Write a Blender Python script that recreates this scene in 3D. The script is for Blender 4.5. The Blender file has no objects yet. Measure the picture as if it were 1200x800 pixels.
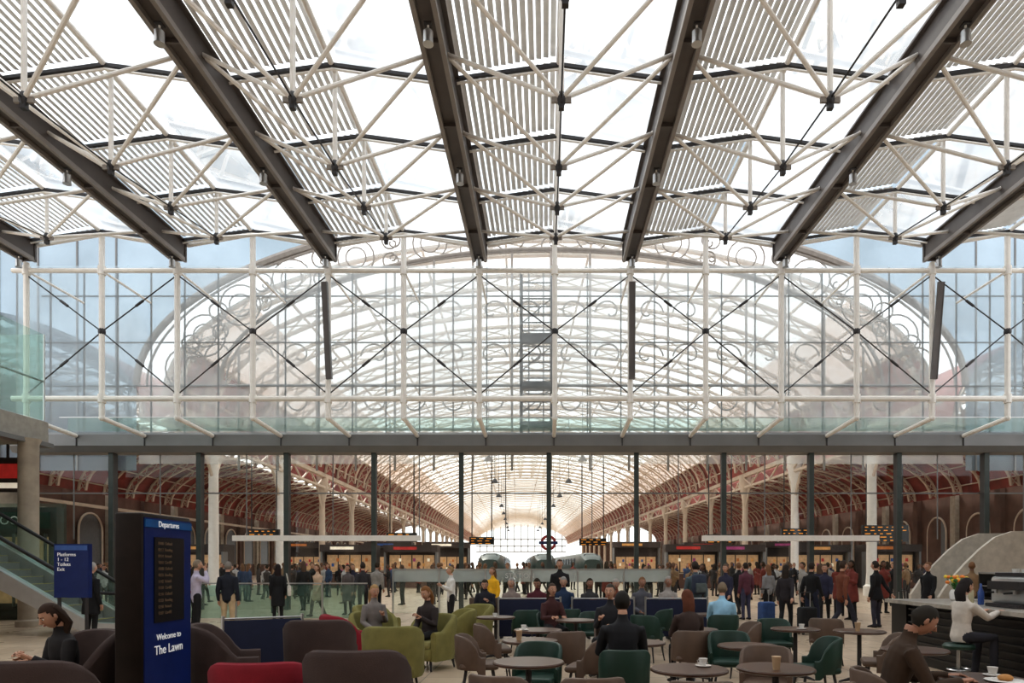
import bpy, math, random
from mathutils import Vector, Matrix
random.seed(7)
S=bpy.context.scene
S.view_settings.view_transform='Standard'
try: S.view_settings.look='Medium High Contrast'
except Exception: pass
COL=S.collection
# ------------------------------------------------------------ materials
M={}
def mat(name,col,rough=.6,metal=0,var=.12,scale=6,emis=0,bump=0,spec=.5):
    if name in M: return M[name]
    m=bpy.data.materials.new(name); m.use_nodes=True
    n=m.node_tree.nodes; l=m.node_tree.links
    b=n['Principled BSDF']
    b.inputs['Roughness'].default_value=rough; b.inputs['Metallic'].default_value=metal
    b.inputs['Specular IOR Level'].default_value=spec
    tc=n.new('ShaderNodeTexCoord'); no=n.new('ShaderNodeTexNoise'); no.inputs['Scale'].default_value=scale; no.inputs['Detail'].default_value=3
    l.new(tc.outputs['Object'],no.inputs['Vector'])
    r=n.new('ShaderNodeValToRGB'); e=r.color_ramp.elements
    e[0].position=.3; e[1].position=.7
    e[0].color=[c*(1-var) for c in col]+[1]; e[1].color=[min(1,c*(1+var)) for c in col]+[1]
    l.new(no.outputs['Fac'],r.inputs['Fac']); l.new(r.outputs['Color'],b.inputs['Base Color'])
    if emis:
        b.inputs['Emission Color'].default_value=list(col)+[1]; b.inputs['Emission Strength'].default_value=emis
    if bump:
        bp=n.new('ShaderNodeBump'); bp.inputs['Strength'].default_value=bump; bp.inputs['Distance'].default_value=.01
        n2=n.new('ShaderNodeTexNoise'); n2.inputs['Scale'].default_value=120
        l.new(tc.outputs['Object'],n2.inputs['Vector']); l.new(n2.outputs['Fac'],bp.inputs['Height']); l.new(bp.outputs['Normal'],b.inputs['Normal'])
    M[name]=m; return m
def glass(name,tint=(.93,.97,.96),gloss=.06,haze=0,hazecol=(.9,.93,.95),tl=.6,nscale=.35):
    m=bpy.data.materials.new(name); m.use_nodes=True
    n=m.node_tree.nodes; l=m.node_tree.links; n.clear()
    o=n.new('ShaderNodeOutputMaterial'); t=n.new('ShaderNodeBsdfTransparent'); t.inputs[0].default_value=list(tint)+[1]
    g=n.new('ShaderNodeBsdfGlossy'); g.inputs['Roughness'].default_value=.03; g.inputs[0].default_value=(1,1,1,1)
    mx=n.new('ShaderNodeMixShader'); lw=n.new('ShaderNodeFresnel'); lw.inputs[0].default_value=1.35
    mu=n.new('ShaderNodeMath'); mu.operation='MULTIPLY_ADD'; mu.inputs[1].default_value=.8; mu.inputs[2].default_value=gloss*.3
    l.new(lw.outputs[0],mu.inputs[0]); l.new(mu.outputs[0],mx.inputs[0]); l.new(t.outputs[0],mx.inputs[1]); l.new(g.outputs[0],mx.inputs[2])
    last=mx
    if haze:
        tr=n.new('ShaderNodeBsdfTranslucent'); tr.inputs[0].default_value=list(hazecol)+[1]
        df=n.new('ShaderNodeBsdfDiffuse'); df.inputs[0].default_value=list(hazecol)+[1]
        a=n.new('ShaderNodeMixShader'); a.inputs[0].default_value=1-tl
        l.new(tr.outputs[0],a.inputs[1]); l.new(df.outputs[0],a.inputs[2])
        m2=n.new('ShaderNodeMixShader')
        tc=n.new('ShaderNodeTexCoord'); no=n.new('ShaderNodeTexNoise'); no.inputs['Scale'].default_value=nscale; no.inputs['Detail'].default_value=4
        l.new(tc.outputs['Object'],no.inputs['Vector'])
        mr=n.new('ShaderNodeMapRange'); mr.inputs[1].default_value=.3; mr.inputs[2].default_value=.7; mr.inputs[3].default_value=haze*.5; mr.inputs[4].default_value=min(1,haze*1.5)
        l.new(no.outputs['Fac'],mr.inputs[0]); l.new(mr.outputs[0],m2.inputs[0])
        l.new(mx.outputs[0],m2.inputs[1]); l.new(a.outputs[0],m2.inputs[2]); last=m2
    l.new(last.outputs[0],o.inputs[0]); M[name]=m; return m
WHITE=mat('white_paint',(.84,.80,.75),.4,var=.04)
BEAM=mat('beam_brown_grey',(.12,.105,.10),.5,var=.1,scale=2)
BEAM2=mat('beam_edge',(.29,.265,.25),.5,var=.1,scale=2)
DARK=mat('dark_steel',(.035,.032,.034),.45,var=.1)
GREY=mat('grey_steel',(.2,.2,.2),.45,metal=.2,var=.08,scale=1)
LOUV=mat('louvre_aluminium',(.80,.81,.82),.5,var=.08,scale=3)
CREAM=mat('cream_ironwork',(.62,.51,.41),.6,var=.12,scale=1)
REDP=mat('shed_red_panel',(.25,.05,.04),.7,var=.45,scale=.5)
TAN=mat('ornament_tan',(.30,.27,.245),.6)
SILV=mat('satin_steel',(.5,.5,.5),.3,metal=.8,var=.05)
STONE=mat('beige_stone',(.42,.36,.29),.7,var=.15,scale=3)
BRICK=mat('shed_brick',(.13,.07,.052),.8,var=.3,scale=.8)
G1=glass('clear_glass'); GR=glass('roof_glass',(.90,.94,.97),.01,.45,(.80,.86,.92),.9,.25)
GH=glass('upper_wall_glass',(.90,.95,.97),.05,.36,(.80,.88,.93),.75,.22)
GD=glass('gable_glass',(.92,.95,.96),.03,.30,(.88,.91,.93),.75,.18)
GV=glass('vault_glazing',(.95,.96,.96),.02,.5,(.95,.93,.9),.8)
GV2=glass('vault_glazing_tan',(.80,.72,.66),.02,.75,(.62,.48,.40),.6,.5)  # tan, hazier glazing between the pale crown and the red flanks
GB=glass('blue_grey_glazing',(.42,.52,.60),.05,.6,(.27,.35,.42))
GG=glass('green_glass',(.74,.88,.83),.1,.12,(.33,.48,.43))
GF=glass('frosted_band',(.85,.9,.9),.05,.6,(.6,.64,.64))
# ------------------------------------------------------------ mesh builder
class MB:
    def __init__(s): s.v=[];s.f=[];s.m=[];s.mats=[]
    def mi(s,m):
        if m not in s.mats: s.mats.append(m)
        return s.mats.index(m)
    def add(s,vs,fs,m):
        o=len(s.v); s.v.extend([Vector(p) for p in vs]); k=s.mi(m)
        for f in fs: s.f.append([i+o for i in f]); s.m.append(k)
        return o
    def quad(s,a,b,c,d,m): s.add([a,b,c,d],[(0,1,2,3)],m)
    def box(s,c,d,m,rz=0):
        cx,cy,cz=c; x,y,z=d[0]/2,d[1]/2,d[2]/2
        R=Matrix.Rotation(rz,3,'Z')
        vs=[Vector((cx,cy,cz))+R@Vector((i*x,j*y,k*z)) for i in(-1,1) for j in(-1,1) for k in(-1,1)]
        s.add(vs,[(0,1,3,2),(4,6,7,5),(0,4,5,1),(2,3,7,6),(0,2,6,4),(1,5,7,3)],m)
    def loft(s,rings,m,cap=True):
        n=len(rings[0]); vs=[p for r in rings for p in r]; fs=[]
        for i in range(len(rings)-1):
            for j in range(n):
                k=(j+1)%n; fs.append((i*n+j,i*n+k,(i+1)*n+k,(i+1)*n+j))
        if cap: fs.append(tuple(range(n))[::-1]); fs.append(tuple((len(rings)-1)*n+j for j in range(n)))
        s.add(vs,fs,m)
    def path(s,pts,r,m,n=8,cap=True):
        pts=[Vector(p) for p in pts]; rings=[]
        if not hasattr(r,'__len__'): r=[r]*len(pts)
        for i,p in enumerate(pts):
            d=(pts[min(i+1,len(pts)-1)]-pts[max(i-1,0)]).normalized()
            u=Vector((1,0,0)) if abs(d.x)<.8 else Vector((0,1,0))
            a=d.cross(u).normalized(); b=d.cross(a).normalized()
            rr=r[i]; ra,rb=(rr if hasattr(rr,'__len__') else (rr,rr))
            rings.append([p+a*math.cos(t)*rb+b*math.sin(t)*ra for t in [2*math.pi*(j+.5)/n for j in range(n)]])
        s.loft(rings,m,cap)
    def tube(s,a,b,r,m,n=8): s.path([a,b],r,m,n)
    def ell(s,c,r,m,nu=10,nv=7,R=None):
        c=Vector(c); rings=[]
        for i in range(nv+1):
            t=math.pi*(i/nv); t=min(max(t,.04),math.pi-.04)
            ring=[]
            for j in range(nu):
                p=2*math.pi*j/nu; q=Vector((r[0]*math.sin(t)*math.cos(p),r[1]*math.sin(t)*math.sin(p),-r[2]*math.cos(t)))
                ring.append(c+(R@q if R else q))
            rings.append(ring)
        s.loft(rings,m)
    def rbox(s,c,d,m,rad=.04,rz=0):
        R=Matrix.Rotation(rz,3,'Z'); C=Vector(c)
        def ring(ins,z):
            out=[];hx,hy=d[0]/2-ins,d[1]/2-ins; q=max(rad-ins*.4,.005)
            for sx,sy,a0 in((1,1,0),(-1,1,90),(-1,-1,180),(1,-1,270)):
                for k in range(4):
                    a=math.radians(a0+k*30); out.append(C+R@Vector((sx*(hx-q)+q*math.cos(a),sy*(hy-q)+q*math.sin(a),z)))
            return out
        h=d[2]/2; e=min(rad,h*.9)
        s.loft([ring(e,-h),ring(e*.3,-h+e*.3),ring(0,-h+e),ring(0,h-e),ring(e*.3,h-e*.3),ring(e,h)],m)
    def lathe(s,prof,c,m,n=16):
        c=Vector(c); s.loft([[c+Vector((r*math.cos(2*math.pi*j/n),r*math.sin(2*math.pi*j/n),z)) for j in range(n)] for r,z in prof],m)
    def mesh(s,name,smooth=True):
        me=bpy.data.meshes.new(name); me.from_pydata(s.v,[],s.f)
        for x in s.mats: me.materials.append(x)
        me.polygons.foreach_set('material_index',s.m); me.update()
        if smooth:
            me.polygons.foreach_set('use_smooth',[True]*len(me.polygons))
            try: me.set_sharp_from_angle(angle=math.radians(38))
            except Exception: pass
        return me
    def obj(s,name,loc=(0,0,0),rz=0,smooth=True):
        return place(s.mesh(name,smooth),name,loc,rz)
def place(me,name,loc=(0,0,0),rz=0,sc=1):
    o=bpy.data.objects.new(name,me); COL.objects.link(o); o.location=loc; o.rotation_euler=(0,0,rz); o.scale=(sc,sc,sc); return o
def text(body,size,loc,rot,m,name,parent=None,align='CENTER'):
    cu=bpy.data.curves.new(name,'FONT'); cu.body=body; cu.size=size; cu.align_x=align; cu.extrude=.002
    t=bpy.data.objects.new('tmp',cu); COL.objects.link(t); dg=bpy.context.evaluated_depsgraph_get()
    me=bpy.data.meshes.new_from_object(t.evaluated_get(dg)); bpy.data.objects.remove(t)
    me.materials.clear(); me.materials.append(m)
    o=bpy.data.objects.new(name,me); COL.objects.link(o); o.location=loc; o.rotation_euler=rot
    if parent: o.parent=parent
    return o
# ------------------------------------------------------------ floor
def floor_mat():
    m=bpy.data.materials.new('stone_tiles'); m.use_nodes=True; n=m.node_tree.nodes; l=m.node_tree.links; b=n['Principled BSDF']
    tc=n.new('ShaderNodeTexCoord'); br=n.new('ShaderNodeTexBrick'); br.offset=0
    br.inputs['Scale'].default_value=1; br.inputs['Brick Width'].default_value=.6; br.inputs['Row Height'].default_value=.6
    br.inputs['Mortar Size'].default_value=.008; br.inputs['Color1'].default_value=(.48,.37,.27,1); br.inputs['Color2'].default_value=(.60,.48,.36,1)
    br.inputs['Mortar'].default_value=(.2,.16,.12,1)
    l.new(tc.outputs['Object'],br.inputs['Vector']); l.new(br.outputs['Color'],b.inputs['Base Color'])
    no=n.new('ShaderNodeTexNoise'); no.inputs['Scale'].default_value=2; l.new(tc.outputs['Object'],no.inputs['Vector'])
    mr=n.new('ShaderNodeMapRange'); mr.inputs[3].default_value=.2; mr.inputs[4].default_value=.42; l.new(no.outputs['Fac'],mr.inputs[0]); l.new(mr.outputs[0],b.inputs['Roughness'])
    return m
b=MB(); b.box((0,135,-.1),(120,290,.2),floor_mat()); b.obj('floor',smooth=False)
# ------------------------------------------------------------ roof
CX=.28; SP=4.92; DW=22.25
BX=[CX+SP*(k+.5) for k in range(-4,4)]
NX=[CX+SP*k for k in range(-3,4)]
ND=[7.5,10,12.5,15,17.4,19.8]; NZ={7.5:10.0,10:10.05,12.5:10.2,15:10.42,17.4:10.78,19.8:11.15}
BZ=11.57; RZ=12.5; Y0=2.0
for x in BX:
    b=MB(); L=DW-Y0+.15; yc=Y0+L/2
    b.box((x,yc,BZ+.36),(.42,L,.5),BEAM); b.box((x-.19,yc,BZ+.06),(.09,L,.12),BEAM2); b.box((x+.19,yc,BZ+.06),(.09,L,.12),BEAM2)
    b.box((x,yc,BZ+.62),(.6,L,.05),BEAM)
    for y in (3,5.5,8,10.5,13,15.5,18,20.5): b.box((x,y,BZ+.07),(.3,.06,.09),BEAM)
    b.box((x,DW+.08,BZ+.33),(.5,.08,.62),BEAM)
    b.obj('roof_beam',smooth=False)
    for y in (12.5,17.1,21.9):
        s=MB(); s.tube((0,0,.06),(0,0,-.06),.02,WHITE); s.path([(0,0,-.05),(0,0,-.09),(0,0,-.28),(0,0,-.32)],[.05,.09,.09,.1],SILV,12); s.box((0,0,.04),(.14,.14,.03),DARK)
        s.obj('spotlight',(x+.02,y,BZ-.05))
b=MB()
for x in NX:
    b.tube((x,Y0,RZ),(x,DW+.2,RZ),.065,WHITE)
    for sx in(-1,1):
        xb=x+sx*SP/2
        for y in [2.5+2.45*i for i in range(9)]:
            b.tube((x,y,RZ-.03),(xb-sx*.25,y,BZ+.6),.05,DARK,4)
            b.tube((x,y,RZ-.12),(xb-sx*.25,y,BZ+.5),.03,WHITE,5)
    b.tube((x-SP/2+.25,DW+.15,BZ+.55),(x,DW+.15,RZ),.06,WHITE); b.tube((x+SP/2-.25,DW+.15,BZ+.55),(x,DW+.15,RZ),.06,WHITE)
    for i,y in enumerate(ND):
        z=NZ[y]; N=Vector((x,y,z))
        b.tube(N,(x,y,RZ),.052,WHITE)
        for sx in(-1,1):
            for dy in(-1.22,1.22):
                b.tube(N,(x+sx*(SP/2-.2),y+dy,BZ+.35),.043,WHITE)
        if i+1<len(ND): b.tube(N,(x,ND[i+1],NZ[ND[i+1]]),.018,DARK,5)
        b.ell(N,(.09,.09,.15),DARK,8,5)
        for sx in(-1,1): b.box(N+Vector((sx*.1,0,-.02)),(.16,.05,.1),TAN)
        b.box(N+Vector((0,0,-.12)),(.1,.1,.14),DARK)
b.obj('roof_truss')
# panels
b=MB()
for k,x in enumerate(NX):
    xl=x-SP/2+.28; zl=BZ+.66; dx=(x-.05)-xl; dz=RZ+.1-zl
    ns=14
    for seg in range(9):
        ya=2.5+2.45*(seg-0)+.08; yb=ya+2.45-.16
        if yb>DW+.3: yb=DW+.2
        for i in range(ns):
            a=(i+.08)/ns; c=(i+.82)/ns
            b.quad((xl+dx*a,ya,zl+dz*a+.02),(xl+dx*c,ya,zl+dz*c-.01),(xl+dx*c,yb,zl+dz*c-.01),(xl+dx*a,yb,zl+dz*a+.02),LOUV)
    b.quad((x+.05,Y0,RZ+.1),(x+SP/2-.28,Y0,zl),(x+SP/2-.28,DW+.2,zl),(x+.05,DW+.2,RZ+.1),GR)
    b.quad((x-.05,Y0,RZ+.22),(x-SP/2+.28,Y0,zl+.12),(x-SP/2+.28,DW+.2,zl+.12),(x-.05,DW+.2,RZ+.22),GR)
b.obj('ceiling',smooth=False)
# ------------------------------------------------------------ white truss frame of end wall
b=MB()
PX=[CX+SP/2*k for k in range(-7,8)]
XL,XR=-17.4,18.0
b.tube((XL,DW,11.24),(XR,DW,11.24),.075,WHITE); b.tube((XL,DW,7.07),(XR,DW,7.07),.09,WHITE)
b.tube((XL,DW+1.5,11.9),(XR,DW+1.5,11.9),.05,WHITE)
for i,x in enumerate(PX):
    odd=(i%2==1)
    b.tube((x,DW,12.4 if odd else 11.5),(x,DW,6.42),.088,WHITE); b.tube((x,DW-.02,6.44),(x,24.6,6.3),.075,WHITE); b.ell((x,DW,6.44),(.1,.1,.1),WHITE,8,6)
    b.tube((x,DW,11.24),(x,25,11.24),.04,WHITE,6)
    for z in (11.24,7.07): b.path([(x,DW,z-.14),(x,DW,z+.14)],.12,WHITE,10)
    if odd:
        C=Vector((x,DW,9.25))
        for sx in(-1,1):
            for z in(11.1,7.2):
                E=Vector((x+sx*SP/2,DW,z)); b.tube(C,E,.022,DARK,5)
                m1=C.lerp(E,.45); m2=C.lerp(E,.55); b.tube(m1,m2,.045,DARK,6)
        b.ell(C,(.12,.12,.15),DARK,8,5)
b.obj('wind_truss')
for x in (-7.1,2.74,12.58):
    s=MB(); s.box((0,0,0),(.18,.08,3.1),BEAM); s.box((.1,0,0),(.02,.12,3.1),GREY); s.box((0,.06,1.2),(.05,.1,.05),GREY); s.box((0,.06,-1.2),(.05,.1,.05),GREY)
    o=s.obj('light_fin',(x+.02,DW-.25,9.2)); o.rotation_euler=(.03,.06 if x>5 else (-.04 if x<0 else 0),0)
# ------------------------------------------------------------ glazed wall
WY=25.0
b=MB(); b.quad((XL-2,WY,6.5),(XR+1.5,WY,6.5),(XR+1.5,WY,12.6),(XL-2,WY,12.6),GH)
for i in range(-16,17):
    x=CX+1.23*i; b.box((x,WY+.04,9.5),(.035,.06,6.1),GREY)
for z in (8.2,9.8,11.5): b.box((0,WY+.04,z),(37,.05,.035),GREY)
b.obj('window_1',smooth=False)
b=MB(); b.quad((XL-2,WY+.3,.0),(XR+1.5,WY+.3,0),(XR+1.5,WY+.3,5.8),(XL-2,WY+.3,5.8),G1)
for i in range(-6,7):
    x=.1+3.2*i; b.box((x,WY+.1,2.9),(.1,.34,5.8),DARK); b.box((x,WY-.05,2.9),(.17,.06,5.8),mat('post_dark_green',(.05,.062,.058),.5))
for i in range(-12,13):
    if i%2: b.box((.1+1.6*i,WY+.3,4.2),(.03,.04,3.2),GREY)
b.box((-8.0,WY-.1,2.62),(6.8,.25,.2),WHITE); b.box((8.9,WY-.1,2.62),(6.4,.25,.2),WHITE)
b.box((0,WY+.3,4.3),(38,.05,.05),GREY)
b.obj('window_2',smooth=False)
b=MB()
prof=[(24.75,6.45),(24.62,6.35),(24.62,5.95),(24.8,5.74),(25.5,5.74),(25.5,6.5)]
b.loft([[Vector((x,p[0],p[1])) for p in prof] for x in (XL-2,XR+1.5)],GREY)
for i in range(-7,8): b.box((CX+SP/2*i,24.6,6.15),(.03,.03,.42),DARK)
b.obj('fascia_beam',smooth=False)
b=MB(); b.quad((XL+.2,24.55,6.45),(XR,24.55,6.45),(XR,24.55,6.95),(XL+.2,24.55,6.95),GG); b.box((0,24.55,6.95),(35,.04,.03),SILV); b.obj('window_3',smooth=False)
# maintenance ladder mast
b=MB()
for x in(-.62,.5): b.box((x-.3,25.9,9.6),(.07,.07,6.1),DARK)
for x in(-.35,.2): b.box((x-.3,25.7,9.6),(.04,.04,6.1),DARK)
for i in range(20): b.box((-.35,25.8,6.6+.3*i),(1.1,.06,.035),DARK)
for z in(10.2,8.4,6.9): b.box((-.35,25.8,z),(1.2,.5,.25),DARK)
for z in(7.4,9.0,10.8): b.tube((-.9,25.8,z),(.2,25.8,z+.9),.02,DARK,5)
b.obj('access_ladder')
# ------------------------------------------------------------ train shed
def xo(y): return -(y-28)*.042
def vault(name,xc,a,sp,bb,y0,y1,step,gl=.64,r=.3,nseg=28,gl2=None):
    b=MB(); y=y0
    def pt(t,y,k=0): return Vector((xc+xo(y)+(a-k)*math.cos(t),y,sp+(bb-k)*math.sin(t)))
    T=[math.pi*i/nseg for i in range(nseg+1)]
    while y<=y1:
        w=.13
        for (k0,k1,ww) in ((.05,.17,w),(r+.38,r+.5,w)):
            for i in range(nseg):
                q=[]
                for t in(T[i],T[i+1]):
                    q+= [pt(t,y-ww,k0),pt(t,y+ww,k0),pt(t,y+ww,k1),pt(t,y-ww,k1)]
                b.add(q,[(0,4,5,1),(1,5,6,2),(2,6,7,3),(3,7,4,0)],CREAM)
        if y<110:
            for i in range(nseg*1):
                t0=T[i];t1=T[i+1]
                b.tube(pt(t0,y,.15),pt(t1,y,r+.4),.045,CREAM,4); b.tube(pt(t0,y,r+.4),pt(t1,y,.15),.045,CREAM,4)
        y+=step
    for i in range(1,nseg,2):
        t=T[i]; b.path([pt(t,y0,.1),pt(t,y1,.1)],.07,CREAM,4)
    b.obj(name+'_rib_arches',smooth=False)
    c=MB()
    for i in range(nseg):
        tm=(T[i]+T[i+1])/2; cc=abs(math.cos(tm)); m=GV if cc<gl else (GV2 if gl2 and cc<gl2 else REDP)
        yy=y0
        while yy<y1:
            ye=min(yy+28,y1); c.quad(pt(T[i],yy),pt(T[i+1],yy),pt(T[i+1],ye),pt(T[i],ye),m); yy=ye
    c.obj(name+'_roof',smooth=False)
vault('central_vault',0.2,17,9,7,30,250,3.6,gl=.76,gl2=.93)
vault('side_vault',-28.3,10.8,8,5.2,30,200,3.6,gl=.35,nseg=20)
vault('side_vault',28.7,10.8,8,5.2,30,200,3.6,gl=.35,nseg=20)
# columns
for sx in(-17,17.3):
    y=36
    while y<200:
        b=MB(); b.lathe([(.42,0),(.42,.5),(.3,.6),(.26,1.2),(.24,7.2),(.36,7.5),(.5,8.2),(.5,8.9)],(0,0,0),CREAM if y>50 else WHITE,12)
        for s2 in(-1,1):
            b.path([(0,s2*.2,6.3),(0,s2*1.0,7.6),(0,s2*2.2,8.5)],.09,CREAM,6)
        b.obj('shed_column',(sx+xo(y)+(.2 if sx>0 else -.2),y,0)); y+=10
b=MB()
for sx in(-17,17.3):
    b.path([(sx,30,8.85),(sx+xo(250),250,8.85)],.22,CREAM,4); b.path([(sx,30,7.9),(sx+xo(250),250,7.9)],.12,CREAM,4)
    y=30
    while y<150: b.tube((sx+xo(y),y,7.9),(sx+xo(y+2),y+2,8.85),.07,CREAM,4); b.tube((sx+xo(y+2),y+2,8.85),(sx+xo(y+4),y+4,7.9),.07,CREAM,4); y+=4
b.obj('arcade_girder',smooth=False)
# shed side walls with arched windows, and end walls
for sx,nm in((-39.6,'wall_shed_left'),(40.0,'wall_shed_right')):
    b=MB(); s=1 if sx<0 else -1
    b.quad((sx,28,0),(sx,28,8.2),(sx+xo(205),205,8.2),(sx+xo(205),205,0),BRICK)
    y=34
    while y<200:
        x=sx+xo(y)+s*.15
        b.box((x,y,4.1),(.5,.8,8.2),STONE if y%12<6 else BRICK) 
        pts=[Vector((x,y+3+1.6*math.cos(t),4.6+1.6*math.sin(t))) for t in [math.pi*i/12 for i in range(13)]]
        b.path([Vector((x,y+4.6,1.6))]+pts+[Vector((x,y+1.4,1.6))],.1,CREAM,5)
        b.add([Vector((x-.05*s,y+4.6,1.6))]+[p-Vector((.05*s,0,0)) for p in pts]+[Vector((x-.05*s,y+1.4,1.6))],[tuple(range(15))],mat('dim_window',(.12,.13,.14),.3))
        y+=6
    b.box((sx+xo(60)+s*.4,100,6.6),(.3,150,.25),CREAM,.042)
    b.obj(nm,smooth=False)
b=MB()
for xc in(-28.3+xo(200),28.7+xo(200)):
    b.box((xc,201,4),(22,.5,8.2),BRICK)
    for i in range(-3,4): b.box((xc+i*3,200.6,10),(.25,.25,5),TAN)
b.obj('wall_shed_end',smooth=False)
# gable arch with ornament
b=MB(); GY=28
def ga(t,f): return Vector((.2+17*f*math.cos(t),GY,9+7*f*math.sin(t)))
TT=[math.pi*i/60 for i in range(61)]
for f,r in((1,.15),(.975,.05),(.80,.08),(.785,.04)): b.path([ga(t,f) for t in TT],r,TAN,6)
def ring(c,r,tr=.035,n=18): b.path([c+Vector((r*math.cos(2*math.pi*i/n),0,r*math.sin(2*math.pi*i/n))) for i in range(n+1)],tr,TAN,5)
def spiral(c,r,a0,turn,tr=.035):
    b.path([c+Vector((r*(1-i/26)*math.cos(a0+turn*i/26*6),0,r*(1-i/26)*math.sin(a0+turn*i/26*6))) for i in range(24)],tr,TAN,5)
for i in range(14):
    t=math.pi*(i+.5)/14; c=ga(t,.885); rr=.62+.25*abs(math.cos(t)); ring(c,rr); ring(c,rr*.55,.03)
    for k in(-1,1):
        cc=ga(t+k*math.pi/28,.885); spiral(cc+Vector((0,0,.3)),.5,t,k); spiral(cc-Vector((0,0,.4)),.4,t+2,-k)
for i in range(-8,9):
    x=.2+1.6*i; f=.785; q=1-((x-.2)/(17*f))**2
    if q<=0: continue
    zt=9+7*f*math.sqrt(q); b.tube((x,GY,5.5),(x,GY,zt),.05,TAN,5)
    if i%2==0:
        for k in(-1,1):
            spiral(Vector((x+k*.75,GY,10.2)),.65,0 if k>0 else math.pi,k); spiral(Vector((x+k*.7,GY,8.4)),.55,0 if k>0 else math.pi,-k)
            if abs(i)<5: spiral(Vector((x+k*.8,GY,12)),.6,0 if k>0 else math.pi,k)
for z in(9,7.2): b.tube((-15.5,GY,z),(15.9,GY,z),.06,TAN,6)
b.obj('gable_screen_ironwork')
b=MB()
pts=[ga(t,1) for t in TT]
for i in range(60):
    p,q=pts[i],pts[i+1]; b.quad(p,q,Vector((q.x*1.0,GY,19)),Vector((p.x,GY,19)),GB)
b.quad((-40,GY,5.5),(-16.8,GY,5.5),(-16.8,GY,19),(-40,GY,19),GB); b.quad((17.2,GY,5.5),(40,GY,5.5),(40,GY,19),(17.2,GY,19),GB)
for i in range(-24,25):
    x=1.6*i
    if abs(x)>17.2: b.box((x,GY-.05,12),(.06,.06,13),GREY)
b.obj('window_4',smooth=False)
b=MB(); c0=Vector((.2,GY+.15,9))
for i in range(60): b.add([c0,pts[i]+Vector((0,.15,0)),pts[i+1]+Vector((0,.15,0))],[(0,1,2)],GD)
b.quad((-16.8,GY+.15,5.8),(17.2,GY+.15,5.8),(17.2,GY+.15,9),(-16.8,GY+.15,9),GD)
b.obj('window_5',smooth=False)
# far end screen
b=MB()
for i in range(-6,7):
    x=.2+xo(250)+i*2.5; q=1-(i*2.5/17)**2; b.box((x,250,(9+7*q**.5+6)/2),(.3,.3,3+7*q**.5),TAN)
for z in(6,8,10.5): b.box((.2+xo(250),250,z),(33,.3,.4),TAN)
b.obj('end_screen',smooth=False)
# pendant lamps
for i in range(9):
    for sx in(-3.2,3.4):
        y=48+i*13; s=MB(); s.tube((0,0,5.8),(0,0,.35),.025,DARK,5); s.lathe([(.05,.4),(.12,.35),(.32,.05),(.34,0),(.05,.02)],(0,0,0),DARK,10)
        s.obj('pendant_lamp',(sx+xo(y),y,8.9))
# ------------------------------------------------------------ concourse
def lit(name,c,e): return mat(name,c,.5,emis=e,var=.25,scale=5)
LI=[lit('sign_pink',(.30,.05,.15),.3),lit('sign_red',(.38,.03,.025),.35),lit('sign_amber',(.5,.25,.08),.4),lit('sign_white',(.7,.62,.5),.6),lit('sign_blue',(.03,.07,.2),.3),lit('sign_orange',(.4,.13,.03),.35)]
WARM=lit('shop_interior_glow',(.55,.34,.18),.25)
SHOPW=mat('shop_dark_panel',(.06,.045,.04),.6)
def kiosk(x,y,w,si,rz=0,h=3.0):
    b=MB(); b.box((0,.6,h/2),(w,1.2,h),SHOPW); b.box((0,-.35,h-.25),(w+.2,.7,.5),SHOPW); b.box((-w*.1,-.72,h-.24),(w*.45,.04,.2),LI[si]); b.box((0,-.02,1.7),(w*.9,.06,1.2),WARM)
    b.box((0,-.45,.5),(w,.5,1.0),BRICK); b.box((0,-.45,1.03),(w+.1,.6,.06),STONE)
    for i in range(int(w)*3): b.box((-w*.42+i*w*.84/(int(w)*3),-.08,1.25+.35*(i%3)),(.16,.1,.22),LI[(i*7+si)%6])
    for i in range(5): b.box((-w*.45+i*w*.225,-.06,1.7),(.06,.08,1.2),SHOPW)
    for s in(-1,1): b.box((s*w/2,-.3,h/2),(.12,.7,h),GREY)
    b.obj('shop_kiosk',(x,y,0),rz,smooth=False)
k=0
for x in(-23,-12.9,-8.7,10.8,14.0,20.2,24.4): kiosk(x+xo(47),47+(k%3)*.7,3.6,(2,3,1,1,0,2,5)[k]); k+=1
for x in(-22,-14,-9,8,14.5,21.5): kiosk(x,61+(k%2)*1,4,(k*5)%6,h=3.6); k+=1
BOARD=mat('board_black',(.01,.01,.012),.3); AMB=lit('led_amber',(.8,.3,.04),.7); AMB2=lit('screen_dim_text',(.12,.08,.05),.15)
def dboard(x,y,z,w,h):
    b=MB(); b.box((0,.08,0),(w,.2,h),BOARD); n=max(3,int(h/.14))
    for i in range(n):
        xx=-w/2+.1
        while xx<w/2-.25:
            l=random.uniform(.08,.3); b.box((xx+l/2,-.03,h/2-(i+.6)*h/n),(l,.02,h/n*.22),AMB); xx+=l+.18
    for s in(-1,1): b.tube((s*w*.4,.1,h/2),(s*w*.4,.1,8.9-z),.03,DARK,6)
    b.obj('departure_board',(x,y,z),smooth=False)
for x,y,z,w,h in((16.4,33,3.15,2.2,.8),(14,38,3.3,1.8,.7),(-7.2,34,3.0,1.5,.45),(-3.4,36,2.9,1.3,.4),(2.6,38,2.9,1.5,.4),(-14.5,35,3.2,1.6,.5),(9.2,36,3.0,1.5,.45)): dboard(x,y,z,w,h)
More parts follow.
